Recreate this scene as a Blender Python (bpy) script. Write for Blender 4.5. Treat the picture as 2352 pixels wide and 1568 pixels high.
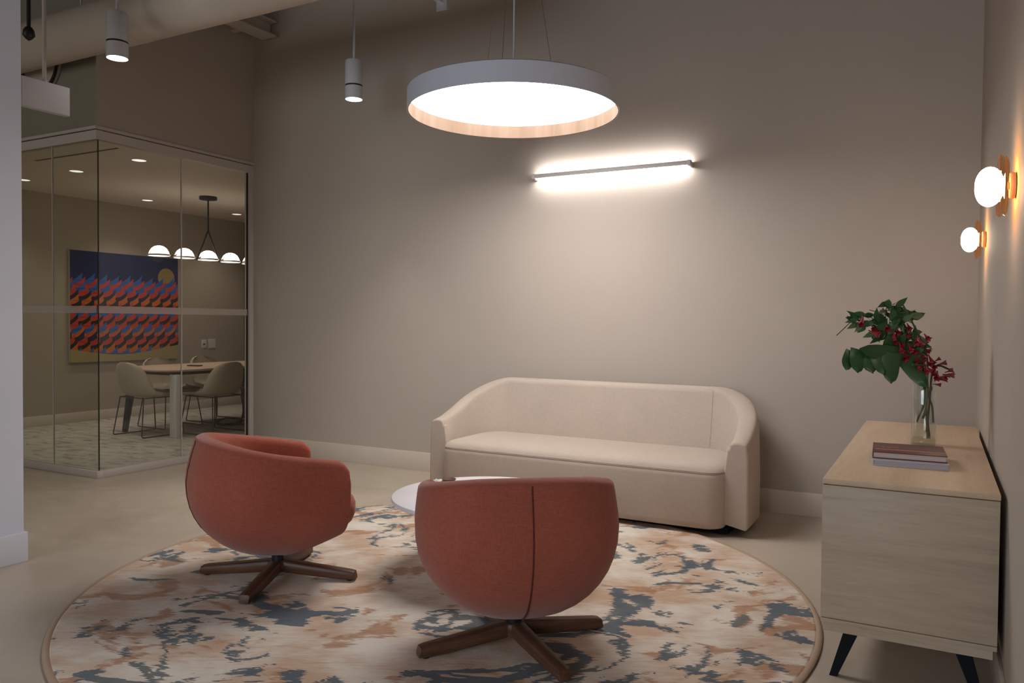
import bpy, bmesh, math, random
from mathutils import Vector, Matrix, Quaternion
PI = math.pi
for o in list(bpy.data.objects):
    bpy.data.objects.remove(o)
SC = bpy.context.scene
COL = SC.collection

# ------------------------------------------------------------------ camera
YAW, PITCH, ROLL, CAMH, FPX = math.radians(28.45), math.radians(1.38), math.radians(0.51), 1.25, 1805.0
fw = Vector((-math.sin(YAW) * math.cos(PITCH), math.cos(YAW) * math.cos(PITCH), -math.sin(PITCH)))
rt0 = Vector((math.cos(YAW), math.sin(YAW), 0)); up0 = rt0.cross(fw)
rt = math.cos(ROLL) * rt0 + math.sin(ROLL) * up0
up = -math.sin(ROLL) * rt0 + math.cos(ROLL) * up0
cam = bpy.data.cameras.new('camera'); camo = bpy.data.objects.new('camera', cam); COL.objects.link(camo)
cam.sensor_width = 36; cam.sensor_fit = 'HORIZONTAL'; cam.lens = 36 * FPX / 2352; cam.clip_start = .02
camo.matrix_world = Matrix(((rt.x, up.x, -fw.x, 0), (rt.y, up.y, -fw.y, 0), (rt.z, up.z, -fw.z, CAMH), (0, 0, 0, 1)))
SC.camera = camo

# ------------------------------------------------------------------ world, daylight, exposure
W = bpy.data.worlds.new('world'); SC.world = W; W.use_nodes = True
W.node_tree.nodes['Background'].inputs[0].default_value = (.55, .65, .85, 1)
W.node_tree.nodes['Background'].inputs[1].default_value = .25
SC.view_settings.view_transform = 'Standard'; SC.view_settings.look = 'None'
SC.view_settings.gamma = 1; SC.view_settings.use_curve_mapping = False
SC.view_settings.exposure = 0.0
SC.cycles.use_denoising = True
SC.cycles.max_bounces = 10; SC.cycles.diffuse_bounces = 5; SC.cycles.glossy_bounces = 4
SC.cycles.transmission_bounces = 10; SC.cycles.transparent_max_bounces = 16
SC.cycles.caustics_reflective = False; SC.cycles.caustics_refractive = False
SC.cycles.sample_clamp_indirect = 6

def area(name, loc, rot, sx, sy, power, col):
    l = bpy.data.lights.new(name, 'AREA'); l.shape = 'RECTANGLE'; l.size = sx; l.size_y = sy
    l.energy = power; l.color = col
    o = bpy.data.objects.new(name, l); o.location = loc; o.rotation_euler = rot; COL.objects.link(o)
    return o
DAY = area('window_daylight', (-2.0, -3.95, 1.75), (math.radians(60), 0, 0), 3.4, 2.2, 155, (.90, .94, 1.0))
FILL = area('corridor_fill', (-6.6, -3.4, 2.2), (math.radians(98), 0, 0), 3.0, 2.2, 60, (1, .97, .90))  # added fill lamp with no window behind it; lifts the dim corridor-side wall

DOWN_W, DOME_W, CYL_W = 23, 2.0, 52
PEND_L, BAR_L, SCONCE_L, CYL_L = 14.5, 105.0, 38.0, 18.0

# ------------------------------------------------------------------ materials
MATS = {}
def mat(name, col, rough=.6, metal=0, spec=.5, emit=None, emit_s=0, sheen=0, trans=0, ior=1.45):
    m = bpy.data.materials.new(name); m.use_nodes = True
    b = m.node_tree.nodes['Principled BSDF']
    b.inputs['Base Color'].default_value = (*col, 1); b.inputs['Roughness'].default_value = rough
    b.inputs['Metallic'].default_value = metal; b.inputs['Specular IOR Level'].default_value = spec
    b.inputs['Sheen Weight'].default_value = sheen; b.inputs['IOR'].default_value = ior
    b.inputs['Transmission Weight'].default_value = trans
    if emit:
        b.inputs['Emission Color'].default_value = (*emit, 1); b.inputs['Emission Strength'].default_value = emit_s
    MATS[name] = m
    return m
class NT:
    def __init__(s, m):
        s.t = m.node_tree; s.n = s.t.nodes; s.b = s.n.get('Principled BSDF')
    def new(s, typ, **k):
        n = s.n.new(typ)
        for a, v in k.items():
            if a.startswith('i_'):
                key = a[2:].replace('_', ' ')
                if key.isdigit(): key = int(key)
                n.inputs[key].default_value = v
            else: setattr(n, a, v)
        return n
    def ln(s, a, b): s.t.links.new(a, b)
    def coord(s, scale=(1, 1, 1), rot=(0, 0, 0), which='Object'):
        tc = s.new('ShaderNodeTexCoord'); mp = s.new('ShaderNodeMapping')
        mp.inputs['Scale'].default_value = scale; mp.inputs['Rotation'].default_value = rot
        s.ln(tc.outputs[which], mp.inputs[0]); return mp.outputs[0]
    def noise(s, vec, scale, detail=3, rough=.5, dist=0):
        n = s.new('ShaderNodeTexNoise'); n.inputs['Scale'].default_value = scale
        n.inputs['Detail'].default_value = detail; n.inputs['Roughness'].default_value = rough
        n.inputs['Distortion'].default_value = dist; s.ln(vec, n.inputs['Vector']); return n.outputs[0]
    def ramp(s, fac, stops):
        r = s.new('ShaderNodeValToRGB'); e = r.color_ramp.elements
        while len(e) < len(stops): e.new(.5)
        for k, (p, c) in enumerate(stops):
            e[k].position = p; e[k].color = c if len(c) == 4 else (*c, 1)
        s.ln(fac, r.inputs[0]); return r.outputs[0]
    def math(s, op, a, b=None):
        n = s.new('ShaderNodeMath', operation=op)
        for k, v in enumerate((a, b)):
            if v is None: continue
            if isinstance(v, (int, float)): n.inputs[k].default_value = v
            else: s.ln(v, n.inputs[k])
        return n.outputs[0]
    def mix(s, fac, a, b, blend='MIX'):
        n = s.new('ShaderNodeMix', data_type='RGBA', blend_type=blend)
        for k, v in ((0, fac), (6, a), (7, b)):
            if isinstance(v, (int, float)): n.inputs[k].default_value = v
            elif isinstance(v, tuple): n.inputs[k].default_value = (*v, 1) if len(v) == 3 else v
            else: s.ln(v, n.inputs[k])
        return n.outputs[2]
    def bump(s, h, strength=.2, dist=.002):
        n = s.new('ShaderNodeBump'); n.inputs['Strength'].default_value = strength
        n.inputs['Distance'].default_value = dist; s.ln(h, n.inputs['Height']); s.ln(n.outputs[0], s.b.inputs['Normal'])

def paint(name, col, rough=.75):
    m = mat(name, col, rough, spec=.3); t = NT(m); c = t.coord()
    n = t.noise(c, 2.5, 2)
    t.ln(t.ramp(n, [(.3, tuple(v * .985 for v in col)), (.7, tuple(v * 1.015 for v in col))]), t.b.inputs['Base Color'])
    t.bump(t.noise(c, 180, 2), .06, .001)
    return m
paint('wall_paint', (.45, .393, .340)); paint('white_paint', (.68, .70, .79)); paint('trim_paint', (.62, .545, .475), .5)
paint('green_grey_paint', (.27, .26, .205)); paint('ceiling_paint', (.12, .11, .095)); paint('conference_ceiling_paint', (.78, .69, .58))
paint('duct_paint', (.50, .44, .38), .6); paint('conference_wall_paint', (.40, .345, .28)); paint('dark_panel', (.11, .07, .045), .5)
paint('frame_white', (.56, .51, .475), .45)

def fabric(name, a, b, scale=260, sheen=.25, bump=.35):
    m = mat(name, a, .92, spec=.15, sheen=sheen); t = NT(m); c = t.coord()
    w1 = t.new('ShaderNodeTexNoise'); w1.inputs['Scale'].default_value = scale; w1.inputs['Detail'].default_value = 2
    c1 = t.coord((1, 1, .12)); t.ln(c1, w1.inputs['Vector'])
    w2 = t.noise(t.coord((.15, .15, 1)), scale, 2)
    big = t.noise(c, 5, 3)
    f = t.math('ADD', t.math('MULTIPLY', t.math('ADD', w1.outputs[0], w2), .38), t.math('MULTIPLY', big, .24))
    t.ln(t.ramp(f, [(.36, a), (.64, b)]), t.b.inputs['Base Color'])
    t.bump(t.math('ADD', w1.outputs[0], w2), bump, .0012)
    return m
fabric('rust_fabric', (.285, .074, .046), (.385, .108, .068))
fabric('cream_fabric', (.45, .375, .315), (.52, .435, .365), sheen=.15, bump=.2)
fabric('shell_fabric', (.40, .345, .26), (.47, .405, .31), sheen=.1, bump=.1)
mat('seam_thread', (.10, .025, .018), .9); mat('sofa_seam', (.50, .40, .32), .9)
mat('black_metal', (.012, .012, .014), .4); mat('black_wood', (.007, .008, .012), .7, spec=.15); mat('bronze_metal', (.05, .032, .02), .4, .6)
mat('black_plastic', (.012, .012, .012), .5); mat('white_plastic', (.62, .60, .58), .4)
mat('table_white', (.86, .82, .85), .3); mat('white_metal', (.56, .56, .60), .45); mat('pendant_shell', (.60, .63, .72), .5)
mat('grey_metal', (.62, .58, .57), .5); mat('brass', (.62, .45, .33), .4, .3)
mat('cord_white', (.6, .62, .68), .5); mat('wire_steel', (.22, .19, .16), .4, .5)

def wood(name, a, b, c3, axis=0, rough=.45, stretch=14, scale=5):
    m = mat(name, a, rough, spec=.35); t = NT(m)
    sc = [stretch, stretch, stretch]; sc[axis] = 1
    n1 = t.noise(t.coord(tuple(sc)), scale * .5, 5, .6, .6); n2 = t.noise(t.coord(tuple(v * 3.5 for v in sc)), scale, 3, .6)
    f = t.math('ADD', t.math('MULTIPLY', n1, .65), t.math('MULTIPLY', n2, .35))
    t.ln(t.ramp(f, [(.33, a), (.5, b), (.67, c3)]), t.b.inputs['Base Color'])
    t.bump(n2, .05, .0008)
    return m
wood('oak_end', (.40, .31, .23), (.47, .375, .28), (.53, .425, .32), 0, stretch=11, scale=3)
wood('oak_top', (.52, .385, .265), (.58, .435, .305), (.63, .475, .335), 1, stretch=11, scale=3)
wood('walnut', (.060, .027, .016), (.10, .047, .028), (.15, .075, .045), 0, .4)
wood('table_oak', (.48, .34, .24), (.54, .39, .28), (.58, .43, .31), 1)
def veneer():
    m = mat('darkened_veneer', (.80, .60, .44), .85, spec=.08); t = NT(m)  # lining colour darkened in the ramp to offset the pendant's overexposed glow
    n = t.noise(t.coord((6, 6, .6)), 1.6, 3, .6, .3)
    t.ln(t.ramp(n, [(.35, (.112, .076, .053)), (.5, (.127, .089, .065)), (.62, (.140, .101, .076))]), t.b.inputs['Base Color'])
veneer()

def concrete():
    m = mat('polished_concrete', (.30, .25, .2), .34, spec=.45); t = NT(m); c = t.coord()
    a = t.noise(c, .9, 5, .6, .4); b = t.noise(c, 9, 4, .6)
    f = t.math('ADD', t.math('MULTIPLY', a, .75), t.math('MULTIPLY', b, .25))
    t.ln(t.ramp(f, [(.30, (.375, .315, .25)), (.5, (.475, .405, .325)), (.70, (.565, .49, .405))]), t.b.inputs['Base Color'])
    t.ln(t.ramp(b, [(.3, (.30,) * 3), (.7, (.42,) * 3)]), t.b.inputs['Roughness'])
concrete()
def carpet():
    m = mat('grey_carpet', (.4, .38, .33), .95, spec=.1); t = NT(m)
    a = t.noise(t.coord((1, 2.6, 1), (0, 0, math.radians(-28))), 4.5, 4, .65, .5); b = t.noise(t.coord(), 90, 2)
    f = t.math('ADD', t.math('MULTIPLY', a, .8), t.math('MULTIPLY', b, .2))
    t.ln(t.ramp(f, [(.38, (.29, .265, .225)), (.46, (.46, .43, .375)), (.60, (.55, .515, .455))]), t.b.inputs['Base Color'])
    t.bump(b, .4, .004)
carpet()
def rug():
    m = mat('rug_pile', (.6, .5, .4), .97, spec=.05, sheen=.1); t = NT(m)
    tc = t.new('ShaderNodeTexCoord'); mp = t.new('ShaderNodeMapping')
    mp.inputs['Rotation'].default_value = (0, 0, math.radians(-27)); t.ln(tc.outputs['Object'], mp.inputs[0])
    jag = t.noise(mp.outputs[0], 55, 1, .5)
    # horizontal tearing: shift x by a noise that varies only along y
    sx = t.new('ShaderNodeSeparateXYZ'); t.ln(mp.outputs[0], sx.inputs[0])
    cy = t.new('ShaderNodeCombineXYZ'); t.ln(t.math('MULTIPLY', sx.outputs[1], 110), cy.inputs[1]); t.ln(t.math('MULTIPLY', sx.outputs[0], 5), cy.inputs[0])
    tear = t.new('ShaderNodeTexNoise'); tear.inputs['Scale'].default_value = 1; tear.inputs['Detail'].default_value = 1; t.ln(cy.outputs[0], tear.inputs['Vector'])
    x2 = t.math('ADD', sx.outputs[0], t.math('MULTIPLY', t.math('SUBTRACT', tear.outputs[0], .5), .08))
    cb = t.new('ShaderNodeCombineXYZ'); t.ln(x2, cb.inputs[0]); t.ln(sx.outputs[1], cb.inputs[1])
    def vec(off, s):
        q = t.new('ShaderNodeMapping'); q.inputs['Location'].default_value = off; q.inputs['Scale'].default_value = s
        t.ln(cb.outputs[0], q.inputs[0]); return q.outputs[0]
    base = t.noise(vec((3, 1, 0), (1, 1.2, 1)), 3.0, 4, .65, .3)
    streak = t.noise(vec((7, 2, 0), (3, 22, 1)), 3.0, 2, .5)
    bf = t.math('ADD', t.math('MULTIPLY', base, .84), t.math('MULTIPLY', streak, .16))
    col = t.ramp(bf, [(.40, (.54, .375, .265)), (.47, (.60, .475, .37)), (.54, (.665, .575, .485)), (.62, (.72, .66, .575))])
    # rust clouds
    r = t.noise(vec((11.3, 4.2, 0), (1, 1.15, 1)), 3.0, 4, .62, .8)
    rm = t.ramp(r, [(.565, (0,) * 3), (.60, (1,) * 3)])
    col = t.mix(t.math('MULTIPLY', rm, .82), col, t.ramp(streak, [(.3, (.35, .17, .085)), (.7, (.46, .25, .14))]))
    # blue-grey branching veins with patches
    v = t.noise(vec((1.7, 9.1, 0), (1, .95, 1)), 1.9, 4, .62, 1.2)
    vein = t.math('LESS_THAN', t.math('ABSOLUTE', t.math('SUBTRACT', v, .5)), .026)
    msk = t.noise(vec((5.1, 3.3, 0), (1, 1, 1)), 1.15, 1.5, .5)
    vm = t.math('MULTIPLY', vein, t.math('GREATER_THAN', msk, .50))
    pt = t.noise(vec((2.2, 6.4, 0), (1, 1.05, 1)), 2.1, 4, .62, .9)
    pm = t.math('GREATER_THAN', pt, .612)
    bm = t.math('MAXIMUM', vm, pm)
    bcol = t.ramp(base, [(.38, (.062, .100, .140)), (.5, (.085, .122, .150)), (.62, (.14, .152, .148))])
    col = t.mix(t.math('MULTIPLY', bm, .92), col, bcol)
    t.ln(col, t.b.inputs['Base Color'])
    t.bump(t.noise(tc.outputs['Object'], 240, 2), .5, .004)
rug()
mat('rug_binding', (.42, .30, .215), .9)

def glow(name, col, s):
    m = bpy.data.materials.new(name); m.use_nodes = True; n = m.node_tree.nodes; n.clear()
    e = n.new('ShaderNodeEmission'); e.inputs[0].default_value = (*col, 1); e.inputs[1].default_value = s
    o = n.new('ShaderNodeOutputMaterial'); m.node_tree.links.new(e.outputs[0], o.inputs[0]); MATS[name] = m
glow('pendant_diffuser', (1, .95, .915), PEND_L); glow('led_strip', (1, .95, .92), BAR_L)
glow('sconce_opal', (1, .80, .62), SCONCE_L); glow('spot_lens', (1, .93, .84), CYL_L)
glow('downlight_lens', (1, .95, .86), 1.1); glow('dome_opal', (1, .88, .76), 3.2)

def thin_glass(name, tint, refl=1.0, ior=1.5):
    m = bpy.data.materials.new(name); m.use_nodes = True; n = m.node_tree.nodes; n.clear(); L = m.node_tree.links
    tr = n.new('ShaderNodeBsdfTransparent'); tr.inputs[0].default_value = (*tint, 1)
    gl = n.new('ShaderNodeBsdfGlossy'); gl.inputs['Roughness'].default_value = .01; gl.inputs[0].default_value = (refl, refl, refl, 1)
    fr = n.new('ShaderNodeFresnel'); ge = n.new('ShaderNodeNewGeometry'); mr = n.new('ShaderNodeMapRange')
    mr.inputs['To Min'].default_value = ior; mr.inputs['To Max'].default_value = 1 / ior
    L.new(ge.outputs['Backfacing'], mr.inputs['Value']); L.new(mr.outputs[0], fr.inputs[0])
    mx = n.new('ShaderNodeMixShader'); o = n.new('ShaderNodeOutputMaterial')
    L.new(fr.outputs[0], mx.inputs[0]); L.new(tr.outputs[0], mx.inputs[1]); L.new(gl.outputs[0], mx.inputs[2]); L.new(mx.outputs[0], o.inputs[0])
    MATS[name] = m
thin_glass('pane_glass', (.972, .976, .962)); thin_glass('side_pane_glass', (.945, .960, .925)); thin_glass('vase_glass', (.945, .955, .95), ior=1.75); thin_glass('water', (.955, .96, .935), ior=1.3)
thin_glass('base_glass', (.84, .84, .78), ior=1.4)
thin_glass('amber_glass', (.972, .77, .57), ior=1.35)
thin_glass('window_glass', (.95, .97, .97))
mat('pane_edge', (.035, .045, .03), .3)
def frosted():
    m = bpy.data.materials.new('frosted_band'); m.use_nodes = True; n = m.node_tree.nodes; n.clear(); L = m.node_tree.links
    tr = n.new('ShaderNodeBsdfTransparent'); df = n.new('ShaderNodeBsdfDiffuse'); df.inputs[0].default_value = (.62, .56, .52, 1)
    mx = n.new('ShaderNodeMixShader'); mx.inputs[0].default_value = .45; o = n.new('ShaderNodeOutputMaterial')
    L.new(tr.outputs[0], mx.inputs[1]); L.new(df.outputs[0], mx.inputs[2]); L.new(mx.outputs[0], o.inputs[0]); MATS['frosted_band'] = m
frosted()
mat('leaf_green', (.035, .095, .030), .45); mat('leaf_pale', (.10, .16, .075), .5); mat('big_leaf', (.028, .085, .028), .35)
mat('stem_green', (.06, .085, .025), .6); mat('twig_brown', (.055, .03, .018), .7)
mat('petal_red', (.24, .010, .026), .55); mat('petal_pink', (.37, .026, .05), .55); mat('bud_dark', (.14, .02, .02), .6)
mat('book_maroon', (.12, .038, .034), .45); mat('book_cover', (.17, .085, .085), .35); mat('book_grey', (.42, .39, .43), .4)
mat('paper', (.55, .45, .44), .8); mat('book_ink', (.45, .2, .15), .5); mat('paper_grey', (.40, .375, .41), .7)
mat('canvas_edge', (.45, .41, .34), .8); mat('canvas_navy', (.012, .024, .10), .8, spec=.08); mat('ink_blue', (.035, .12, .40), .8, spec=.08); mat('ink_red', (.56, .045, .03), .8, spec=.08)
mat('ink_orange', (.60, .14, .02), .8, spec=.08); mat('ink_black', (.012, .010, .012), .8, spec=.08); mat('ink_dark', (.018, .014, .055), .8, spec=.08)
mat('ink_sand', (.36, .30, .13), .7); mat('ink_sun', (.30, .22, .07), .7)

# ------------------------------------------------------------------ mesh helpers
def link_mesh(name, me, mats, parent=None, smooth=False, loc=None, rotz=None):
    for m in (mats if isinstance(mats, (list, tuple)) else [mats]): me.materials.append(MATS[m])
    if smooth:
        me.polygons.foreach_set('use_smooth', [True] * len(me.polygons))
        try: me.set_sharp_from_angle(angle=math.radians(48))
        except Exception: pass
    o = bpy.data.objects.new(name, me); COL.objects.link(o)
    if parent: o.parent = parent
    if loc is not None: o.location = loc
    if rotz is not None: o.rotation_euler = (0, 0, rotz)
    return o
def pydata(name, v, f, m, parent=None, smooth=False, mi=None, **k):
    me = bpy.data.meshes.new(name); me.from_pydata([tuple(p) for p in v], [], f)
    if mi: me.polygons.foreach_set('material_index', mi)
    bm = bmesh.new(); bm.from_mesh(me); bmesh.ops.remove_doubles(bm, verts=bm.verts, dist=1e-6)
    bmesh.ops.recalc_face_normals(bm, faces=bm.faces); bm.to_mesh(me); bm.free()
    return link_mesh(name, me, m, parent, smooth, **k)
def bevel(o, w, seg=2, ang=40):
    b = o.modifiers.new('bevel', 'BEVEL'); b.width = w; b.segments = seg; b.limit_method = 'ANGLE'; b.angle_limit = math.radians(ang)
    for p in o.data.polygons: p.use_smooth = True
    return o
def boxdata(x0, x1, y0, y1, z0, z1):
    v = [(x, y, z) for z in (z0, z1) for y in (y0, y1) for x in (x0, x1)]
    f = [(0, 2, 3, 1), (4, 5, 7, 6), (0, 1, 5, 4), (2, 6, 7, 3), (0, 4, 6, 2), (1, 3, 7, 5)]
    return v, f
def boxes(name, L, m, parent=None, bev=0, **k):
    V, F = [], []
    for b in L:
        v, f = boxdata(*b); n = len(V); V += v; F += [tuple(i + n for i in q) for q in f]
    o = pydata(name, V, F, m, parent, **k)
    if bev: bevel(o, bev)
    return o
def box(name, b, m, parent=None, bev=0, **k): return boxes(name, [b], m, parent, bev, **k)
def gridmesh(name, P, m, parent=None, cu=False, cv=False, smooth=True, caps=(), **k):
    nu, nv = len(P), len(P[0]); V = [p for r in P for p in r]; F = []
    for i in range(nu if cu else nu - 1):
        for j in range(nv if cv else nv - 1):
            F.append((i * nv + j, ((i + 1) % nu) * nv + j, ((i + 1) % nu) * nv + (j + 1) % nv, i * nv + (j + 1) % nv))
    for c in caps: F.append(tuple(c * nv + j for j in range(nv)) if c >= 0 else tuple((nu - 1) * nv + j for j in range(nv)))
    return pydata(name, V, F, m, parent, smooth, **k)
def lathe(name, prof, m, parent=None, n=48, center=(0, 0), smooth=True, cap=True, **k):
    P = [[(center[0] + r * math.cos(2 * PI * j / n), center[1] + r * math.sin(2 * PI * j / n), z) for j in range(n)] for r, z in prof]
    caps = []
    if cap and prof[0][0] > 1e-5: caps.append(0)
    if cap and prof[-1][0] > 1e-5: caps.append(-1)
    return gridmesh(name, P, m, parent, cv=True, smooth=smooth, caps=caps, **k)
def tubedata(pts, r, n=8):
    pts = [Vector(p) for p in pts]; rr = r if isinstance(r, (list, tuple)) else [r] * len(pts)
    P = []; ref = None
    for i, p in enumerate(pts):
        d = (pts[min(i + 1, len(pts) - 1)] - pts[max(i - 1, 0)]).normalized()
        if ref is None: ref = d.orthogonal().normalized()
        ref = (ref - d * ref.dot(d)).normalized(); b = d.cross(ref)
        P.append([tuple(p + rr[i] * (math.cos(2 * PI * j / n) * ref + math.sin(2 * PI * j / n) * b)) for j in range(n)])
    return P
def tube(name, pts, r, m, parent=None, n=8, **k):
    return gridmesh(name, tubedata(pts, r, n), m, parent, cv=True, caps=(0, -1), **k)
def tubes(name, L, m, parent=None, n=6, **k):
    V, F = [], []
    for pts, r in L:
        P = tubedata(pts, r, n); o = len(V); nu = len(P)
        V += [p for q in P for p in q]
        for i in range(nu - 1):
            for j in range(n): F.append((o + i * n + j, o + (i + 1) * n + j, o + (i + 1) * n + (j + 1) % n, o + i * n + (j + 1) % n))
        F.append(tuple(o + j for j in range(n))); F.append(tuple(o + (nu - 1) * n + j for j in range(n)))
    return pydata(name, V, F, m, parent, True, **k)
def smoothpts(pts, n=6):
    pts = [Vector(p) for p in pts]; out = []
    for i in range(len(pts) - 1):
        p0, p1, p2, p3 = pts[max(i - 1, 0)], pts[i], pts[i + 1], pts[min(i + 2, len(pts) - 1)]
        for k in range(n):
            t = k / n
            out.append(.5 * ((2 * p1) + (p2 - p0) * t + (2 * p0 - 5 * p1 + 4 * p2 - p3) * t * t + (3 * p1 - p0 - 3 * p2 + p3) * t ** 3))
    out.append(pts[-1]); return out
def fillet(pts, r, n=5):
    pts = [Vector(p) for p in pts]; out = [pts[0]]
    for i in range(1, len(pts) - 1):
        a, b, c = pts[i - 1], pts[i], pts[i + 1]; u = (a - b).normalized(); v = (c - b).normalized()
        p, q = b + u * r, b + v * r
        for k in range(n + 1):
            t = k / n; out.append((1 - t) ** 2 * p + 2 * t * (1 - t) * b + t * t * q)
    out.append(pts[-1]); return out
def tag(o, label=None, cat=None, group=None, kind=None):
    if label: o['label'] = label
    if cat: o['category'] = cat
    if group: o['group'] = group
    if kind: o['kind'] = kind
    return o
def thing(name, label, cat, loc=(0, 0, 0), rotz=0, group=None):
    o = bpy.data.objects.new(name, None); COL.objects.link(o); o.empty_display_size = .1
    o.location = loc; o.rotation_euler = (0, 0, rotz)
    return tag(o, label, cat, group)
def lamp_light(name, typ, loc, watt, col, parent, rad):
    l = bpy.data.lights.new(name, typ); l.energy = watt; l.color = col; l.shadow_soft_size = rad
    if typ == 'SPOT': l.spot_size = math.radians(115); l.spot_blend = .8
    o = bpy.data.objects.new(name, l); COL.objects.link(o); o.parent = parent; o.location = loc
    return o
def struct(o, label=None): return tag(o, label, 'structure', kind='structure')
def dup(root, loc, rotz, label):
    r = root.copy(); COL.objects.link(r); r.location = loc; r.rotation_euler = (0, 0, rotz); r['label'] = label
    for ch in list(root.children):
        c = ch.copy(); COL.objects.link(c); c.parent = r
        for g in list(ch.children):
            d = g.copy(); COL.objects.link(d); d.parent = c
    return r

# ------------------------------------------------------------------ room shell
YW, XR, XG, YG, XC, YC = 5.43, .205, -5.76, 3.84, -9.1, 8.4      # back wall, right wall, glass faces, conference far walls
YB, ZC, ZG = -3.6, 4.5, 2.70
XP, YP = -4.115, 2.34                                            # foreground partition wall
struct(box('floor', (XC - .1, XR + .1, YB - .1, YC + .1, -.1, 0), 'polished_concrete'), 'polished concrete floor of the lounge')
struct(box('floor_carpet', (XC, XG - .02, YG + .02, YC, 0, .006), 'grey_carpet'), 'mottled grey carpet floor of the glazed meeting room')
struct(box('wall_back', (XG, XR + .1, YW, YW + .12, 0, ZC), 'wall_paint'), 'tall beige wall behind the sofa')
struct(box('wall_right', (XR, XR + .1, YB, YW, 0, ZC), 'wall_paint'), 'beige wall carrying the two round sconces')
struct(box('wall_left', (XP - .25, XP, YB, YP, 0, ZC), 'white_paint'), 'white partition wall at the left edge')
struct(box('wall_corridor', (XC - .1, XC, YB, YC + .1, 0, ZC), 'conference_wall_paint'), 'far wall of the meeting room behind the painting')
struct(boxes('wall_rear', [(XC, XR + .1, YB - .15, YB, 0, .65), (XC, XR + .1, YB - .15, YB, 2.85, ZC), (XC, -3.7, YB - .15, YB, .65, 2.85), (-.3, XR + .1, YB - .15, YB, .65, 2.85)], 'wall_paint'), 'wall behind the viewer with the window opening')
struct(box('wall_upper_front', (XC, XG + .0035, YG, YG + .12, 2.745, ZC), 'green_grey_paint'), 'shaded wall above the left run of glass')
struct(box('wall_upper_side', (XG - .14, XG + .004, YG + .12, YW, 2.745, ZC), 'wall_paint'), 'beige wall above the right run of glass')
struct(box('wall_upper_corner', (XG + .0036, XG + .0040, YG + .0005, YG + .12, 2.745, ZC), 'wall_paint'))
struct(box('wall_conference_side', (XG - .12, XG, YW + .06, YC, 0, ZC), 'conference_wall_paint'))
struct(box('wall_conference_end', (XC, XG - .12, YC, YC + .1, 0, 2.8), 'dark_panel'), 'dark brown panelled end wall of the meeting room')
struct(box('ceiling', (XC - .1, XR + .1, YB - .15, YC + .1, ZC, ZC + .1), 'ceiling_paint'), 'dark exposed ceiling')
struct(box('ceiling_conference', (XC, XG - .14, YG + .12, YC, ZG, ZG + .06), 'conference_ceiling_paint'), 'flat white ceiling of the meeting room')
def baseboard(name, b, m='trim_paint'): return struct(box(name, b, m, bev=.002))
baseboard('baseboard_back', (XG + .02, XR - .014, YW - .015, YW, 0, .155))
baseboard('baseboard_right', (XR - .012, XR, YB, YW, 0, .155))
struct(boxes('baseboard_left', [(XP, XP + .014, YB, YP + .014, 0, .152), (XP - .25, XP, YP, YP + .014, 0, .152)], 'white_paint', bev=.002))
baseboard('baseboard_conference', (XC, XC + .014, YG + .15, YC, 0.006, .125), 'trim_paint')
baseboard('baseboard_conference_side', (XG - .134, XG - .12, YW + .1, YC, 0.006, .125), 'trim_paint')

# window behind the viewer (daylight source)
w = box('window_3', (-3.7, -.3, YB - .10, YB - .04, .65, .71), 'frame_white'); struct(w, 'window behind the viewer')
boxes('window_frame', [(-3.7, -.3, YB - .10, YB - .04, 2.79, 2.85), (-3.7, -3.64, YB - .10, YB - .04, .71, 2.79), (-.36, -.3, YB - .10, YB - .04, .71, 2.79), (-2.03, -1.97, YB - .10, YB - .04, .71, 2.79)], 'frame_white', w)
for x0, x1 in ((-3.64, -2.03), (-1.97, -.36)):
    box('window_pane', (x0, x1, YB - .075, YB - .069, .71, 2.79), 'window_glass', w)

# glazed corner of the meeting room
def glazing():
    a = struct(box('window_1', (XG - .06, XG, YG + .06, YW, 0, .056), 'frame_white', bev=.002), 'right run of glass wall around the meeting room')
    boxes('head_frame', [(XG - .06, XG, YG + .06, YW, 2.645, 2.715), (XG - .08, XG + .012, YG - .012, YW, 2.722, 2.745)], 'frame_white', a)
    box('shadow_gap', (XG - .05, XG - .008, YG + .06, YW, 2.715, 2.722), 'black_plastic', a)
    box('end_post', (XG - .06, XG + .004, YW - .048, YW, .056, 2.715), 'frame_white', a)
    box('post_seal', (XG - .03, XG - .018, YW - .058, YW - .048, .056, 2.645), 'black_plastic', a)
    for y0, y1 in ((YG + .03, 4.63), (4.637, YW - .058)):
        p = box('glass_pane', (XG - .03, XG - .018, y0, y1, .056, 2.645), 'pane_glass', a)
        box('glass_edge', (XG - .0301, XG - .0179, y0 - .003 if y0 > 4.5 else y0, y0 + .004, .056, 2.645), 'pane_edge' if y0 < 4.5 else 'grey_metal', p)
        box('privacy_band', (XG - .0175, XG - .0169, y0, y1, 1.295, 1.352), 'frosted_band', p)
    b = struct(box('window_2', (XC, XG, YG, YG + .06, 0, .056), 'frame_white', bev=.002), 'left run of glass wall around the meeting room')
    boxes('head_frame', [(XC, XG, YG, YG + .06, 2.645, 2.715), (XC, XG - .08, YG - .012, YG + .08, 2.722, 2.745)], 'frame_white', b)
    box('shadow_gap', (XC, XG - .01, YG + .008, YG + .05, 2.715, 2.722), 'black_plastic', b)
    for x0, x1 in ((XC, -7.72), (-7.713, -6.363), (-6.356, XG - .03)):
        p = box('glass_pane', (x0, x1, YG + .018, YG + .03, .056, 2.645), 'side_pane_glass', b)
        if x1 < -6: box('glass_edge', (x1, x1 + .007, YG + .0179, YG + .0301, .056, 2.645), 'grey_metal', p)
        box('privacy_band', (x0, x1, YG + .0165, YG + .0171, 1.295, 1.352), 'frosted_band', p)
glazing()

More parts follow.
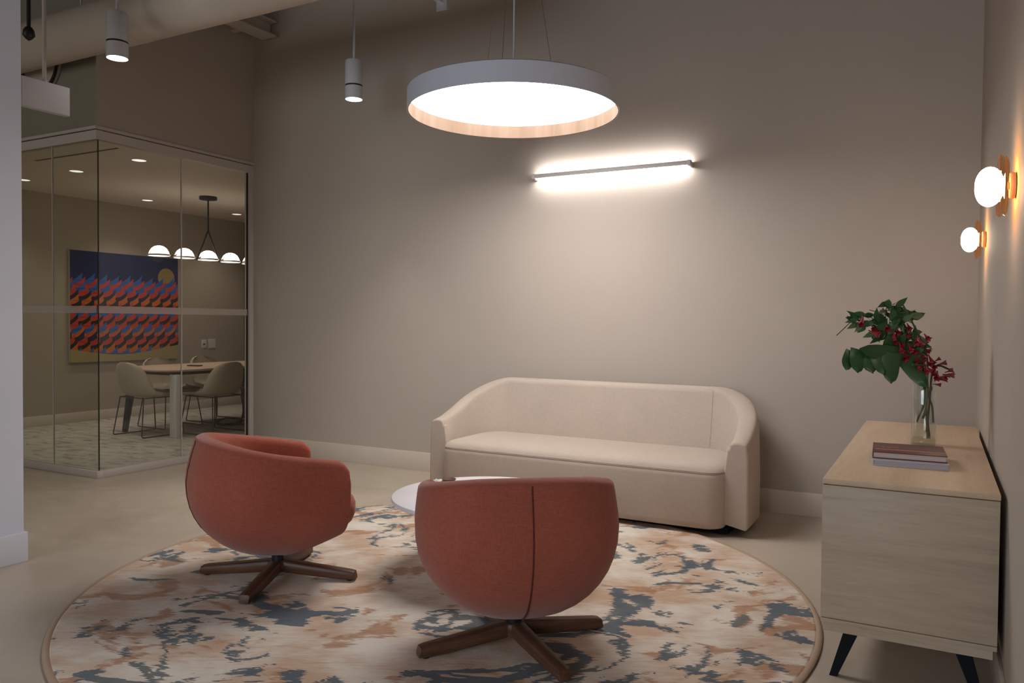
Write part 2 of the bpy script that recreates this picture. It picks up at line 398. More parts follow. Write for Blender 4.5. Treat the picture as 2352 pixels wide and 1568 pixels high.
# exposed services above
tg = thing('ventilation_duct', 'large round beige duct running under the dark ceiling', 'duct', (-5.0, 3.62, 3.36))
def duct():
    n = 40; R = .172
    P = [[(x, R * math.cos(2 * PI * j / n), R * math.sin(2 * PI * j / n)) for j in range(n)] for x in (-4.0, 2.6)]
    gridmesh('duct_tube', P, 'duct_paint', tg, cv=True, caps=(0, -1))
    for x in (-2.2, .05):
        Q = [[(x + dx, (R + r) * math.cos(2 * PI * j / n), (R + r) * math.sin(2 * PI * j / n)) for j in range(n)] for dx, r in ((-.014, -.002), (-.012, .003), (.012, .003), (.014, -.002))]
        gridmesh('duct_seam', Q, 'duct_paint', tg, cv=True)
    for x in (-3.6, -.6, 2.2):
        tube('duct_hanger', [(x, 0, R * .9), (x, 0, ZC - 3.36)], .006, 'grey_metal', tg)
duct()
bd = thing('branch_duct', 'short beige duct stub with dark gasket entering the shaded wall', 'duct', (-6.42, YG, 3.31))
def branch():
    n = 36; R = .225
    P = [[(R * math.cos(2 * PI * j / n), y, R * math.sin(2 * PI * j / n)) for j in range(n)] for y in (-.001, -.045)]
    gridmesh('duct_collar', P, 'duct_paint', bd, cv=True, caps=(0, -1))
    Q = [[((R + r) * math.cos(2 * PI * j / n), y, (R + r) * math.sin(2 * PI * j / n)) for j in range(n)] for y, r in ((-.030, -.01), (-.030, .012), (-.046, .012), (-.046, -.01))]
    gridmesh('gasket', Q, 'black_plastic', bd, cv=True, cu=True)
branch()
lg = thing('ceiling_beam', 'beige steel beam high along the wall above the glass', 'beam', (-5.52, 4.6, 3.87))
boxes('beam_flange', [(-.09, .09, -.72, .80, 0, .012), (-.09, .09, -.72, .80, .13, .142)], 'duct_paint', lg)
box('beam_web', (-.008, .008, -.72, .80, .012, .13), 'duct_paint', lg)
boxes('beam_bracket', [(-.236, -.09, -.5, -.44, .03, .10), (-.236, -.09, .55, .61, .03, .10)], 'duct_paint', lg)
wb = thing('wall_bracket', 'small pale bracket at the top of the back wall', 'bracket', (-3.62, YW, 3.80))
box('bracket_plate', (-.05, .05, -.012, 0, 0, .16), 'white_paint', wb); box('bracket_arm', (-.02, .02, -.12, -.012, .05, .09), 'white_paint', wb)
sk = thing('sprinkler', 'dark sprinkler head under the duct by the white wall', 'sprinkler', (-5.1, 2.95, 3.02))
lathe('sprinkler_body', [(.02, .07), (.032, .05), (.036, .02), (.02, 0), (.004, -.012)], 'black_plastic', sk, n=20)
tube('sprinkler_pipe', [(0, 0, .07), (0, 0, 1.48)], .012, 'black_plastic', sk)

sg = thing('exit_sign', 'blank white sign box hanging on a rod at upper left', 'sign', (-5.0, 3.0, 2.565))
box('housing', (-.045, 0, -.155, .155, 0, .185), 'white_metal', sg, bev=.004)
box('face_panel', (0, .004, -.15, .15, .004, .181), 'white_metal', sg)
tube('hanging_rod', [(-.02, 0, .185), (-.02, 0, ZC - 2.565)], .0125, 'frame_white', sg)
lathe('rod_socket', [(.016, .185), (.016, .20), (.012, .205)], 'grey_metal', sg, n=16, center=(-.02, 0))

# ------------------------------------------------------------------ rug
rg = thing('round_rug', 'large round cream rug with blue-grey and rust ikat blotches', 'rug', (-2.035, 3.135, 0))
lathe('rug_pile', [(0, .002), (1.642, .002), (1.642, .010), (1.636, .0128), (0, .0128)], 'rug_pile', rg, n=160, smooth=False)
gridmesh('rug_binding', [[((1.652 + .014 * math.cos(a)) * math.cos(b), (1.652 + .014 * math.cos(a)) * math.sin(b), .0066 + .0064 * math.sin(a)) for a in [2 * PI * k / 8 for k in range(8)]] for b in [2 * PI * q / 180 for q in range(180)]], 'rug_binding', rg, cu=True, cv=True)
RZ = .013

# ------------------------------------------------------------------ sofa
def sstep(t): t = max(0, min(1, t)); return t * t * (3 - 2 * t)
def sofa():
    root = thing('sofa', 'cream curved three-seat tub sofa against the beige wall', 'sofa', (-2.070, 5.02, .013))
    hx, yf, yb, cx, y0 = 1.118, -.36, .37, .37, -.07
    pts = []
    for k in range(8): pts.append((hx, yf + (y0 - yf) * k / 8))
    for k in range(17):
        a = PI / 2 * k / 16; e = 2 / 2.08
        pts.append((hx - cx + cx * math.cos(a) ** e, y0 + (yb - y0) * math.sin(a) ** e))
    nst = 12
    half = len(pts)
    for k in range(1, nst): pts.append(((hx - cx) * (1 - 2 * k / nst), yb))
    pts += [(-x, y) for x, y in reversed(pts[:half])]
    # arc length
    S = [0]
    for i in range(1, len(pts)): S.append(S[-1] + math.dist(pts[i], pts[i - 1]))
    sb = S[half - 1]
    P = []
    for i, (x, y) in enumerate(pts):
        a, b = pts[max(i - 1, 0)], pts[min(i + 1, len(pts) - 1)]
        tx, ty = b[0] - a[0], b[1] - a[1]; l = math.hypot(tx, ty); n = (ty / l, -tx / l)
        s = min(S[i], S[-1] - S[i]) / sb
        q = min(1, s); h = .545 + .275 * math.sin(PI / 2 * min(1, q * 1.04)) ** 1.5
        T = .105 + .045 * sstep(q)
        lean = .05 * sstep(q)
        prof = [(0.012, .032), (0, .045), (0, .30), (.004 + lean * .3, h - .09), (.012 + lean * .5, h - .035)]
        c0 = .012 + lean * .5
        for k in range(1, 8):
            an = PI * k / 8; prof.append((c0 + T / 2 - T / 2 * math.cos(an), h - .035 + .035 * math.sin(an) ** .8))
        prof += [(c0 + T, h - .04), (c0 + T + .012 + lean * .4, .5), (c0 + T + .03 + lean * .8, .36), (c0 + T + .03 + lean * .8, .06)]
        P.append([(x - n[0] * d, y - n[1] * d, z) for d, z in prof])
    o = gridmesh('backrest', P, 'cream_fabric', root, caps=(0, -1)); bevel(o, .016, 3, 60)
    # vertical seams of the inner back
    for sgn in (1, -1):
        i = min(range(len(pts)), key=lambda k: abs(pts[k][0] - sgn * .80) + (0 if pts[k][1] > .3 else 9))
        tube('seam', [tuple(Vector(p) + Vector((0, -.001, 0))) for p in P[i][11:15]], .0011, 'sofa_seam', o, n=6)
    # seat block
    def foot(ins, ex=0):
        r = .105; X = .985 - ins; Y0 = -.445 + ins - ex; Y1 = .18; L = [(X, Y1)]
        for k in range(9):
            a = PI / 2 * k / 8; L.append((X - r + r * math.cos(a), Y0 + r - r * math.sin(a)))
        for k in range(1, 12): L.append(((X - r) * (1 - 2 * k / 12), Y0 - .006 * math.sin(PI * k / 12)))
        for k in range(9):
            a = PI / 2 * (1 - k / 8); L.append((-(X - r + r * math.cos(a)), Y0 + r - r * math.sin(a)))
        L.append((-X, Y1)); return L
    def stack(name, lev, m):
        R = [[(x, y, z) for x, y in foot(i)] for i, z in lev]
        return gridmesh(name, R, m, root, cv=True, caps=(0, -1))
    stack('seat_base', [(.012, .032), (.002, .042), (0, .07), (0, .33), (.002, .352), (.008, .360)], 'cream_fabric')
    so = stack('seat_cushion', [(.008, .360), (.003, .366), (.010, .384), (.030, .400), (.07, .411), (.14, .417), (.22, .42)], 'cream_fabric')
    tube('piping', [(x * 1.0005, y - .0005, .3605) for x, y in foot(.0035)], .0018, 'sofa_seam', so, n=6)
    box('plinth', (-1.0, 1.0, -.35, .30, 0, .034), 'black_wood', root)
sofa()

# ------------------------------------------------------------------ orange swivel chairs
def swivel_chair(label, loc, face, legs):
    root = thing('swivel_armchair', label, 'armchair', loc, 0, 'rust swivel tub chairs')
    W_, B_, F_ = .384, .412, .245
    pts = []
    xs = [F_, F_ - .006, F_ - .015, F_ - .03, F_ - .05, .16, .12, .09, .06, .03]
    for x in xs: pts.append((x, W_ - .022 * max(0, x / F_) ** 1.5))
    for k in range(41):
        a = PI * k / 40; e = 2 / 2.45
        c, s = math.cos(a), math.sin(a)
        pts.append((-B_ * abs(s) ** e, W_ * (abs(c) ** e) * (1 if c >= 0 else -1)))
    pts += [(x, -y) for x, y in reversed(pts[:len(xs)])]
    P = []
    for i, (x, y) in enumerate(pts):
        a, b = pts[max(i - 1, 0)], pts[min(i + 1, len(pts) - 1)]
        tx, ty = b[0] - a[0], b[1] - a[1]; l = math.hypot(tx, ty); n = (-ty / l, tx / l)
        if n[0] * x + n[1] * y < 0: n = (-n[0], -n[1])
        fx = max(0, x)
        zb = .128 + .40 * fx * fx / (fx + .06); zm = .49
        pe = 2.12 + .8 * sstep((x + .15) / .4)
        bk = sstep((-x - .02) / .36)
        h = .594 + .166 * (F_ - x)
        if x > F_ - .05: h -= .035 * ((x - F_ + .05) / .05) ** 2
        T = .075 + .02 * bk
        row = []
        for k in range(12):
            an = PI / 2 * k / 11; r = math.sin(an) ** (2 / pe)
            row.append((x * (r if x < 0 else 1), y * r, zb + (zm - zb) * (1 - math.cos(an) ** (2 / pe))))
        lean = .010 + .028 * bk
        for t_ in (.35, .7, 1):
            d = lean * t_ ** 1.5; z = zm + (h - .035 - zm) * t_; row.append((x - n[0] * d, y - n[1] * d, z))
        for k in range(1, 8):
            an = PI * k / 8; d = lean + T / 2 - T / 2 * math.cos(an); row.append((x - n[0] * d, y - n[1] * d, h - .035 + .035 * math.sin(an) ** .8))
        for d, z in ((lean + T, h - .035), (lean + T + .012, .50), (lean + T + .035, .36)):
            row.append((x - n[0] * d, y - n[1] * d, z))
        row.append((x * (.3 if x < 0 else 1), y * .3, .34)); row.append((x * (0 if x < 0 else 1), 0, .34))
        P.append(row)
    sh = gridmesh('tub_shell', P, 'rust_fabric', root, caps=(0, -1), rotz=face); bevel(sh, .016, 3, 55)
    mid = P[len(P) // 2]
    sm = [Vector(p) for p in mid[2:16]]
    tube('seam', [(p.x - .0012, p.y, p.z) for p in sm], .0024, 'seam_thread', sh, n=6)
    # seat cushion
    R = []
    n = 64; e = 2 / 4.5
    for x0_, x1_, w_, z in ((-.05, .262, .14, .236), (-.10, .302, .185, .246), (-.14, .326, .225, .278), (-.19, .337, .262, .325), (-.22, .336, .27, .37), (-.21, .324, .262, .396), (-.18, .295, .24, .412), (-.12, .22, .17, .420), (-.02, .12, .06, .422)):
        ring = []
        for j in range(n):
            a = 2 * PI * j / n; c, q = math.cos(a), math.sin(a)
            ring.append(((x0_ + x1_) / 2 + (x1_ - x0_) / 2 * abs(c) ** e * (1 if c > 0 else -1), w_ * abs(q) ** e * (1 if q > 0 else -1), z))
        R.append(ring)
    gridmesh('seat', R, 'rust_fabric', root, cv=True, caps=(0, -1), rotz=face)
    lathe('post', [(.031, .07), (.031, .125), (.075, .135), (.075, .15)], 'black_metal', root, n=28)
    lathe('hub', [(.030, .032), (.046, .036), (.05, .044), (.05, .076), (.045, .085), (.03, .088)], 'walnut', root, n=32)
    def leg():
        Q = []
        for t_, zt, zb, w in ((0.03, .087, .036, .030), (.12, .086, .034, .030), (.25, .080, .028, .029), (.45, .070, .020, .028), (.7, .059, .012, .0265), (.93, .049, .007, .025), (.985, .044, .007, .0245), (1, .024, .007, .022)):
            x = .385 * t_; c = .006
            Q.append([(x, -w, zb + c), (x, -w, zt - c), (x, -w + c, zt), (x, w - c, zt), (x, w, zt - c), (x, w, zb + c), (x, w - c, zb), (x, -w + c, zb)])
        return Q
    LQ = leg()
    first = None
    for a in legs:
        if first is None:
            o = gridmesh('leg', LQ, 'walnut', root, cv=True, caps=(0, -1), rotz=math.radians(a)); first = o
            g = lathe('glide', [(.014, 0), (.014, .008)], 'black_plastic', o, n=12, center=(.355, 0))
        else:
            o = first.copy(); COL.objects.link(o); o.rotation_euler = (0, 0, math.radians(a)); o.parent = root
            d = g.copy(); COL.objects.link(d); d.parent = o
    return root
swivel_chair('rust fabric swivel armchair seen from its side, nearer the glass room', (-2.775, 2.775, RZ), math.radians(58), (23, 111, 203, 293))
swivel_chair('rust fabric swivel armchair seen from behind with a vertical back seam', (-1.42, 2.657, RZ), math.radians(127), (52, 142, 232, 326))

# ------------------------------------------------------------------ coffee table
ct = thing('coffee_table', 'low round white pedestal table between the armchairs and the sofa', 'table', (-1.985, 3.405, RZ))
lathe('tabletop', [(0, .342), (.44, .342), (.468, .346), (.4725, .352), (.4725, .366), (.469, .3695), (0, .3695)], 'table_white', ct, n=120)
lathe('pedestal', [(.10, .012), (.045, .03), (.032, .09), (.032, .29), (.06, .335), (.09, .342)], 'table_white', ct, n=40)
lathe('foot_plate', [(.24, 0), (.245, .004), (.24, .012), (.10, .014)], 'table_white', ct, n=64)
tr = thing('small_tray', 'tiny dark brown dish at the far edge of the round white table', 'dish', (-2.335, 3.60, RZ + .3695), .5)
lathe('dish_bowl', [(.022, 0), (.034, .003), (.04, .011), (.037, .011), (.03, .005), (0, .004)], 'walnut', tr, n=28)
sp = thing('paper_wrapper', 'tiny crumpled white paper scrap beside the dark dish', 'paper', (-2.395, 3.565, RZ + .3695), .2)
pydata('paper_sheet', [(-.018, -.012, 0), (.016, -.014, .001), (.02, .012, 0), (-.015, .014, .002), (0, 0, .012)], [(0, 1, 4), (1, 2, 4), (2, 3, 4), (3, 0, 4), (0, 3, 2, 1)], 'white_plastic', sp)

# ------------------------------------------------------------------ sideboard
def sideboard():
    x0, x1, y0, y1 = -.345, .187, 2.93, 4.86
    cx_, cy_ = (x0 + x1) / 2, (y0 + y1) / 2
    root = thing('sideboard', 'pale oak sideboard on splayed black legs along the right wall', 'sideboard', (cx_, cy_, 0))
    a, b, c, d = x0 - cx_, x1 - cx_, y0 - cy_, y1 - cy_
    box('carcass', (a + .018, b - .002, c + .012, d - .002, .225, .694), 'oak_end', root)
    box('end_panel', (a + .001, b - .001, c, c + .012, .228, .6935), 'oak_end', root, bev=.0012)
    box('top', (a, b, c - .003, d, .697, .715), 'oak_top', root, bev=.0015)
    box('bottom_panel', (a + .001, b - .001, c, d, .210, .225), 'oak_end', root, bev=.001)
    box('plinth', (a + .008, b - .012, c + .012, d - .01, .178, .210), 'oak_end', root)
    for k in range(3):
        L = (d - c) / 3
        box('door', (a, a + .018, c + L * k + .002, c + L * (k + 1) - .002, .228, .6935), 'oak_end', root, bev=.001)
    for sx in (-1, 1):
        for sy in (-1, 1):
            tx, ty = sx * (.165), sy * ((d - c) / 2 - .13)
            bx, by = tx + sx * .062, ty + sy * .055
            Q = [[(bx + dx * .013, by + dy * .013, 0) for dx, dy in ((-1, -1), (1, -1), (1, 1), (-1, 1))],
                 [(tx + dx * .026, ty + dy * .026, .178) for dx, dy in ((-1, -1), (1, -1), (1, 1), (-1, 1))]]
            o = gridmesh('leg', Q, 'black_wood', root, cv=True, smooth=False, caps=(0, -1))
sideboard()
ST = .715
def book(name, label, loc, rot, w, h, t, cover, pages, marks=False):
    r = thing(name, label, 'book', loc, rot, 'books on the sideboard')
    # spine on the left, open edges towards the viewer
    boxes('cover', [(-w / 2, w / 2, -h / 2, h / 2, 0, .0035), (-w / 2, w / 2, -h / 2, h / 2, t - .0035, t), (-w / 2, -w / 2 + .004, -h / 2, h / 2, .0035, t - .0035)], cover, r, bev=.0012)
    box('pages', (-w / 2 + .004, w / 2 - .004, -h / 2 + .004, h / 2 - .004, .0035, t - .0035), pages, r)
    if marks:
        boxes('cover_print', [(-w / 2 + .01, w / 2 - .004, -h / 2 + .07, -h / 2 + .085, t, t + .0003), (-w / 2 + .035, -w / 2 + .09, -h / 2 + .14, -h / 2 + .146, t, t + .0003), (-w / 2 + .035, -w / 2 + .041, -h / 2 + .13, -h / 2 + .155, t, t + .0003)], 'book_ink', r)
book('book', 'grey-white hardback lying at the bottom of the pair on the sideboard', (-.088, 3.46, ST), .04, .258, .30, .023, 'book_grey', 'paper_grey')
book('book', 'maroon hardback lying on top of the grey book', (-.094, 3.475, ST + .0232), .055, .256, .265, .026, 'book_maroon', 'paper', True)

# ------------------------------------------------------------------ vase and flowers
VX, VY = -.0495, 4.0
vz = thing('vase', 'clear glass cylinder vase half full of water behind the books', 'vase', (VX, VY, ST))
lathe('vase_glass', [(0, 0), (.049, 0), (.0515, .004), (.0515, .333), (.0505, .3345), (.0492, .333), (.0492, .034)], 'vase_glass', vz, n=64, cap=False)
lathe('vase_base', [(0, .001), (.0500, .001), (.0490, .012), (.0490, .028), (.046, .033), (0, .0335)], 'base_glass', vz, n=64)
lathe('water', [(0, .0345), (.0445, .0352), (.0482, .040), (.0486, .205), (0, .205)], 'water', vz, n=64)

def bouquet():
    rnd = random.Random(5)
    root = thing('flower_bouquet', 'arching branch of green leaves and red trumpet flowers in the vase', 'flowers', (VX, VY, ST))
    R = Vector((math.cos(YAW), math.sin(YAW), 0)); D = Vector((-math.sin(YAW), math.cos(YAW), 0)); U = Vector((0, 0, 1))
    # photo offsets: a = to the right, b = away, c = height above the sideboard
    def at(a, c, b=0): return R * a + D * b + U * c
    stems = [
        [at(.020, .03), at(.0, .2, -.01), at(-.02, .36, -.01), at(-.05, .45, -.02), at(-.10, .545, 0), at(-.17, .625, .02)],
        [at(.034, .035, .01), at(.012, .19, .01), at(-.005, .34, .0), at(-.04, .42, .04), at(-.10, .48, .05), at(-.20, .53, .04), at(-.345, .575, .02)],
        [at(.006, .06, -.015), at(.02, .2, -.01), at(.024, .33, -.02), at(.045, .36, -.03), at(.085, .345, -.04)],
        [at(-.022, .10, .02), at(.016, .2, .02), at(.018, .33, .01), at(-.02, .43, -.04), at(-.09, .56, -.05), at(-.13, .63, -.05)],
        [at(-.015, .12, -.02), at(.0, .18, -.02), at(.0, .335, -.02), at(-.03, .36, -.05), at(-.10, .365, -.09)],
        [at(.044, .10, .0), at(.038, .17, 0), at(.022, .215, .0), at(.01, .33, .015), at(-.06, .45, .02)],
    ]
    for k, s in enumerate(stems):
        tube('stem', smoothpts(s, 5), .0045 if k != 4 else .0055, 'stem_green' if k in (0, 3, 4, 5) else 'twig_brown', root, n=6)
    for s in ([at(-.19, .545, .03), at(-.27, .59, .02), at(-.30, .575, .02)], [at(-.33, .55, .02), at(-.40, .49, .0)], [at(-.10, .57, .0), at(-.055, .545, .0)], [at(-.22, .60, .02), at(-.245, .607, .02)]):
        tube('twig', smoothpts(s, 4), .0018, 'twig_brown', root, n=5)
    # leaf template along +x, length 1
    prof = [(0, 0), (.12, .12), (.28, .205), (.45, .215), (.65, .155), (.85, .06), (1, 0)]
    V, F = [], []
    for x, w_ in prof: V += [(x, -w_, .10 * w_ * 2 - .18 * x * x), (x, 0, -.18 * x * x), (x, w_, .10 * w_ * 2 - .18 * x * x)]
    for i in range(len(prof) - 1):
        a = i * 3; F += [(a, a + 3, a + 4, a + 1), (a + 1, a + 4, a + 5, a + 2)]
    def tmpl(m):
        o = pydata('leaf', V, F, m, root, True); return o
    T1, T2 = tmpl('leaf_green'), tmpl('leaf_pale')
    used = [False, False]
    def place(T, k, used, pos, d, size, roll):
        if used[k]: o = T.copy(); COL.objects.link(o)
        else: o = T; used[k] = True
        d = d.normalized(); zz = (-D * 1.0 + U * rnd.uniform(-.2, .7) + R * rnd.uniform(-.6, .6)); zz = (zz - d * zz.dot(d)).normalized(); yy = zz.cross(d)
        q = Matrix(((d.x, yy.x, zz.x), (d.y, yy.y, zz.y), (d.z, yy.z, zz.z))).to_quaternion()
        o.parent = root; o.location = pos; o.rotation_mode = 'QUATERNION'; o.rotation_quaternion = q; o.scale = (size, size, size)
    spots = []; NL = 1.9
    def cluster(a, c, n, ra, rc, size):
        for _ in range(int(n * NL)):
            an = rnd.uniform(0, 2 * PI); rr = math.sqrt(rnd.random())
            spots.append((a + ra * rr * math.cos(an), c + rc * rr * math.sin(an), rnd.uniform(-.05, .05), size * rnd.uniform(.85, 1.25), a, c))
    cluster(-.155, .60, 13, .06, .04, .062); cluster(-.27, .555, 12, .07, .035, .058)
    cluster(-.12, .52, 16, .09, .05, .065); cluster(-.07, .455, 10, .06, .04, .058); cluster(-.20, .50, 6, .04, .04, .07)
    cluster(-.03, .40, 6, .04, .03, .05); cluster(-.005, .445, 3, .025, .02, .055); cluster(-.06, .575, 5, .035, .03, .06); cluster(-.09, .47, 9, .05, .04, .06); cluster(-.045, .42, 7, .04, .035, .05)
    for a, c, b, s, ca, cc in spots:
        d = R * (a - ca + rnd.uniform(-.05, .05)) + D * rnd.uniform(-.05, .05) + U * (c - cc + rnd.uniform(-.05, .03))
        k = 1 if rnd.random() < .22 else 0
        place((T1, T2)[k], k, used, at(a, c, b) - d.normalized() * s * .4, d, s, rnd.uniform(-.9, .9))
    # trumpet flower template along +x: tube opening into five petals
    FV, FF = [], []
    n = 10
    rings = [(0, .06), (.25, .07), (.55, .13), (.8, .22), (1.0, .36)]
    for i, (x, r) in enumerate(rings):
        for j in range(n):
            q = r * (1 if i < 3 else (1.0 if j % 2 == 0 else (.9 if i == 3 else .62)))
            xx = x + (.06 if (i == 4 and j % 2 == 0) else 0)
            FV.append((xx, q * math.cos(2 * PI * j / n), q * math.sin(2 * PI * j / n)))
    for i in range(len(rings) - 1):
        for j in range(n): FF.append((i * n + j, (i + 1) * n + j, (i + 1) * n + (j + 1) % n, i * n + (j + 1) % n))
    FF.append(tuple(range(n)))
    G = [pydata('flower', FV, FF, m, root, True) for m in ('petal_red', 'petal_pink', 'bud_dark')]
    gu = [False] * 3
    fl = [(-.315, .545, 0), (-.262, .505, 1), (-.255, .525, 0), (-.21, .53, 0), (-.17, .495, 1), (-.155, .47, 0), (-.165, .425, 1), (-.11, .535, 0), (-.105, .50, 1), (-.09, .455, 0), (-.10, .44, 1),
          (-.115, .41, 0), (-.12, .395, 1), (-.06, .465, 1), (-.045, .475, 0), (-.03, .49, 1), (-.05, .42, 1), (-.035, .405, 0), (-.06, .395, 0), (-.065, .36, 1), (-.05, .37, 0), (-.02, .35, 1), (-.005, .345, 1), (.01, .335, 0),
          (.03, .385, 2), (.04, .37, 2), (.09, .335, 2), (.075, .32, 0), (.06, .315, 2), (.085, .345, 2), (.05, .30, 0), (.03, .31, 2), (.04, .275, 2), (-.02, .43, 0), (.0, .39, 0), (-.125, .455, 0), (-.14, .44, 1), (-.08, .43, 0), (-.075, .475, 1), (-.02, .375, 0), (-.04, .385, 1), (.005, .36, 0), (-.15, .515, 0), (.02, .32, 0), (-.30, .56, 1)]
    for a, c, k in fl:
        d = R * rnd.uniform(-.5, .5) + U * rnd.uniform(-.9, -.2) - D * rnd.uniform(.2, .9)
        if a > .02: d = R * rnd.uniform(.5, 1) + U * rnd.uniform(-.3, .7) - D * .3
        T = G[k]; s = rnd.uniform(.036, .050) * (.75 if k == 2 else 1)
        p = at(a, c, rnd.uniform(-.075, -.03)); 
        if gu[k]: o = T.copy(); COL.objects.link(o)
        else: o = T; gu[k] = True
        o.parent = root; o.location = p - d.normalized() * s * .5; o.rotation_mode = 'QUATERNION'
        o.rotation_quaternion = d.normalized().to_track_quat('X', 'Z') @ Quaternion((1, 0, 0), rnd.uniform(0, 3)); o.scale = (s,) * 3
    # few wilted leaves inside the vase neck
    for a, c in ((.018, .255), (.012, .235), (.022, .27), (-.012, .215)):
        place(T1, 0, used, at(a, c, -.01), R * .3 - U, .03, .4)
    # big lobed leaf: midrib from near the neck to the left, lobes hanging down
    lobes = [(-.375, .325, .075, -1.95), (-.335, .375, .115, -1.70), (-.285, .385, .125, -1.45), (-.235, .375, .130, -1.62), (-.165, .375, .175, -1.85), (-.105, .355, .155, -1.05)]
    LV, LF = [], []
    def lobe(a, c, L, an, w0, b):
        o = len(LV); n_ = 7
        for k in range(n_ + 1):
            t_ = k / n_; w_ = w0 * (1 - .25 * t_) * (1 if t_ < .6 else math.sqrt(max(0, 1 - ((t_ - .6) / .4) ** 1.6)))
            x, z = math.cos(an) * L * t_, math.sin(an) * L * t_; nx, nz = -math.sin(an), math.cos(an)
            dp = b - .05 * t_ * t_
            for q, s in ((-1, -.012), (0, 0), (1, -.012)):
                LV.append(at(a + x + nx * w_ * q, c + z + nz * w_ * q, dp + abs(q) * .014))
        for k in range(n_):
            for q in range(2): LF.append((o + k * 3 + q, o + k * 3 + 3 + q, o + k * 3 + 4 + q, o + k * 3 + 1 + q))
    for (a, c, L, an), w0, b in zip(((-.335, .415, .092, -2.15), (-.312, .428, .105, -1.85), (-.275, .43, .105, -1.55), (-.235, .43, .112, -1.50), (-.175, .415, .135, -1.80), (-.115, .395, .155, -1.0)), (.032, .040, .042, .040, .046, .038), (-.03, -.05, -.045, -.06, -.075, -.055)):
        lobe(a, c, L, an, w0, b)
    lobe(-.03, .385, .31, 2.98, .042, -.05)
    lobe(-.13, .40, .12, 2.2, .05, -.03)
    pydata('lobed_leaf', LV, LF, 'big_leaf', root, True)['label'] = 'large dark green lobed leaf'
bouquet()

# ------------------------------------------------------------------ lamps of the lounge
def pendant():
    root = thing('ring_pendant', 'large round pendant lamp with grey-white rim and glowing disc', 'lamp', (-2.265, 4.17, 2.50))
    R = .632; n = 144
    lathe('outer_band', [(R - .004, 0), (R, 0), (R, .115), (R - .01, .122), (.08, .126), (0, .126)], 'pendant_shell', root, n=n, cap=False)
    lathe('wood_lining', [(R - .004, 0.0004), (R - .006, .0004), (R - .008, .002), (R - .008, .12)], 'darkened_veneer', root, n=n, cap=False)
    lathe('diffuser', [(0, .082), (R - .009, .082), (R - .009, .088), (0, .088)], 'pendant_diffuser', root, n=n, smooth=False)
    box('band_joint', (-R - .001, -R + .001, -.003, .003, 0, .07), 'white_metal', root)
    tube('power_cord', [(0, 0, .116), (0, 0, ZC - 2.50)], .0055, 'cord_white', root)
    for a in (math.radians(43.5), math.radians(163.5), math.radians(283.5)):
        tube('suspension_wire', [((.27) * math.cos(a), .27 * math.sin(a), .124), (.012 * math.cos(a), .012 * math.sin(a), 1.62)], .0016, 'wire_steel', root, n=5)
    lathe('wire_collar', [(.016, 1.60), (.018, 1.61), (.018, 1.65), (.012, 1.66)], 'white_metal', root, n=20)
    lathe('ceiling_canopy', [(.07, ZC - 2.54), (.075, ZC - 2.53), (.075, ZC - 2.50)], 'white_metal', root, n=32)
pendant()
def bar_lamp():
    root = thing('wall_light_bar', 'slim horizontal light bar glowing against the back wall', 'lamp', (-2.13, YW, 2.363))
    box('bar_profile', (-.585, .585, -.080, -.066, -.0145, .0145), 'grey_metal', root, bev=.004)
    box('led_strip', (-.58, .58, -.066, -.062, -.008, .008), 'led_strip', root)
    for s in (-1, 1):
        b = box('end_bracket', (s * .600 - .013, s * .600 + .013, -.082, -.040, -.018, .018), 'grey_metal', root, bev=.004)
        box('wall_mount', (s * .604 - .008, s * .604 + .008, -.042, 0, -.024, .012), 'grey_metal', b, bev=.003)
bar_lamp()
def sconce(loc, label):
    root = thing('wall_sconce', label, 'lamp', loc, 0, 'round sconces on the right wall')
    n = 56; R = .098
    def disc(name, x, r, t, m):
        P = [[(x + dx, rr * math.cos(2 * PI * j / n), rr * math.sin(2 * PI * j / n)) for j in range(n)] for dx, rr in ((-t / 2, r - .008), (-t / 2 - .004, r - .004), (-.002, r), (t / 2, r - .003), (t / 2, r - .02))]
        return gridmesh(name, P, m, root, cv=True, caps=(0, -1))
    disc('amber_disc', -.040, R, .010, 'amber_glass')
    disc('inner_disc', -.026, R - .006, .006, 'amber_glass')
    disc('backplate', -.008, .042, .012, 'brass')
    gridmesh('stem', [[(x, .012 * math.cos(a), .012 * math.sin(a)) for a in [2 * PI * j / 16 for j in range(16)]] for x in (-.022, -.006)], 'brass', root, cv=True, caps=(0, -1))
    P = []
    for k in range(1, 15):
        a = PI * k / 15; P.append([(-.032 - .080 * (math.cos(a) * .5 + .5) , .062 * math.sin(a) ** .9 * math.cos(2 * PI * j / 32), .062 * math.sin(a) ** .9 * math.sin(2 * PI * j / 32)) for j in range(32)])
    gridmesh('opal_globe', P, 'sconce_opal', root, cv=True, caps=(0, -1))
    P = [[(-.033 + .006 * math.cos(a), .055 * max(.02, math.sin(a)) * math.cos(2 * PI * j / 32), .055 * max(.02, math.sin(a)) * math.sin(2 * PI * j / 32)) for j in range(32)] for a in [PI * k / 6 for k in range(7)]]
sconce((XR, 2.90, 1.690), 'round glowing sconce with amber glass disc, nearer and larger of the two')
sconce((XR, 4.62, 1.690), 'round glowing sconce with amber glass disc, farther one by the corner')
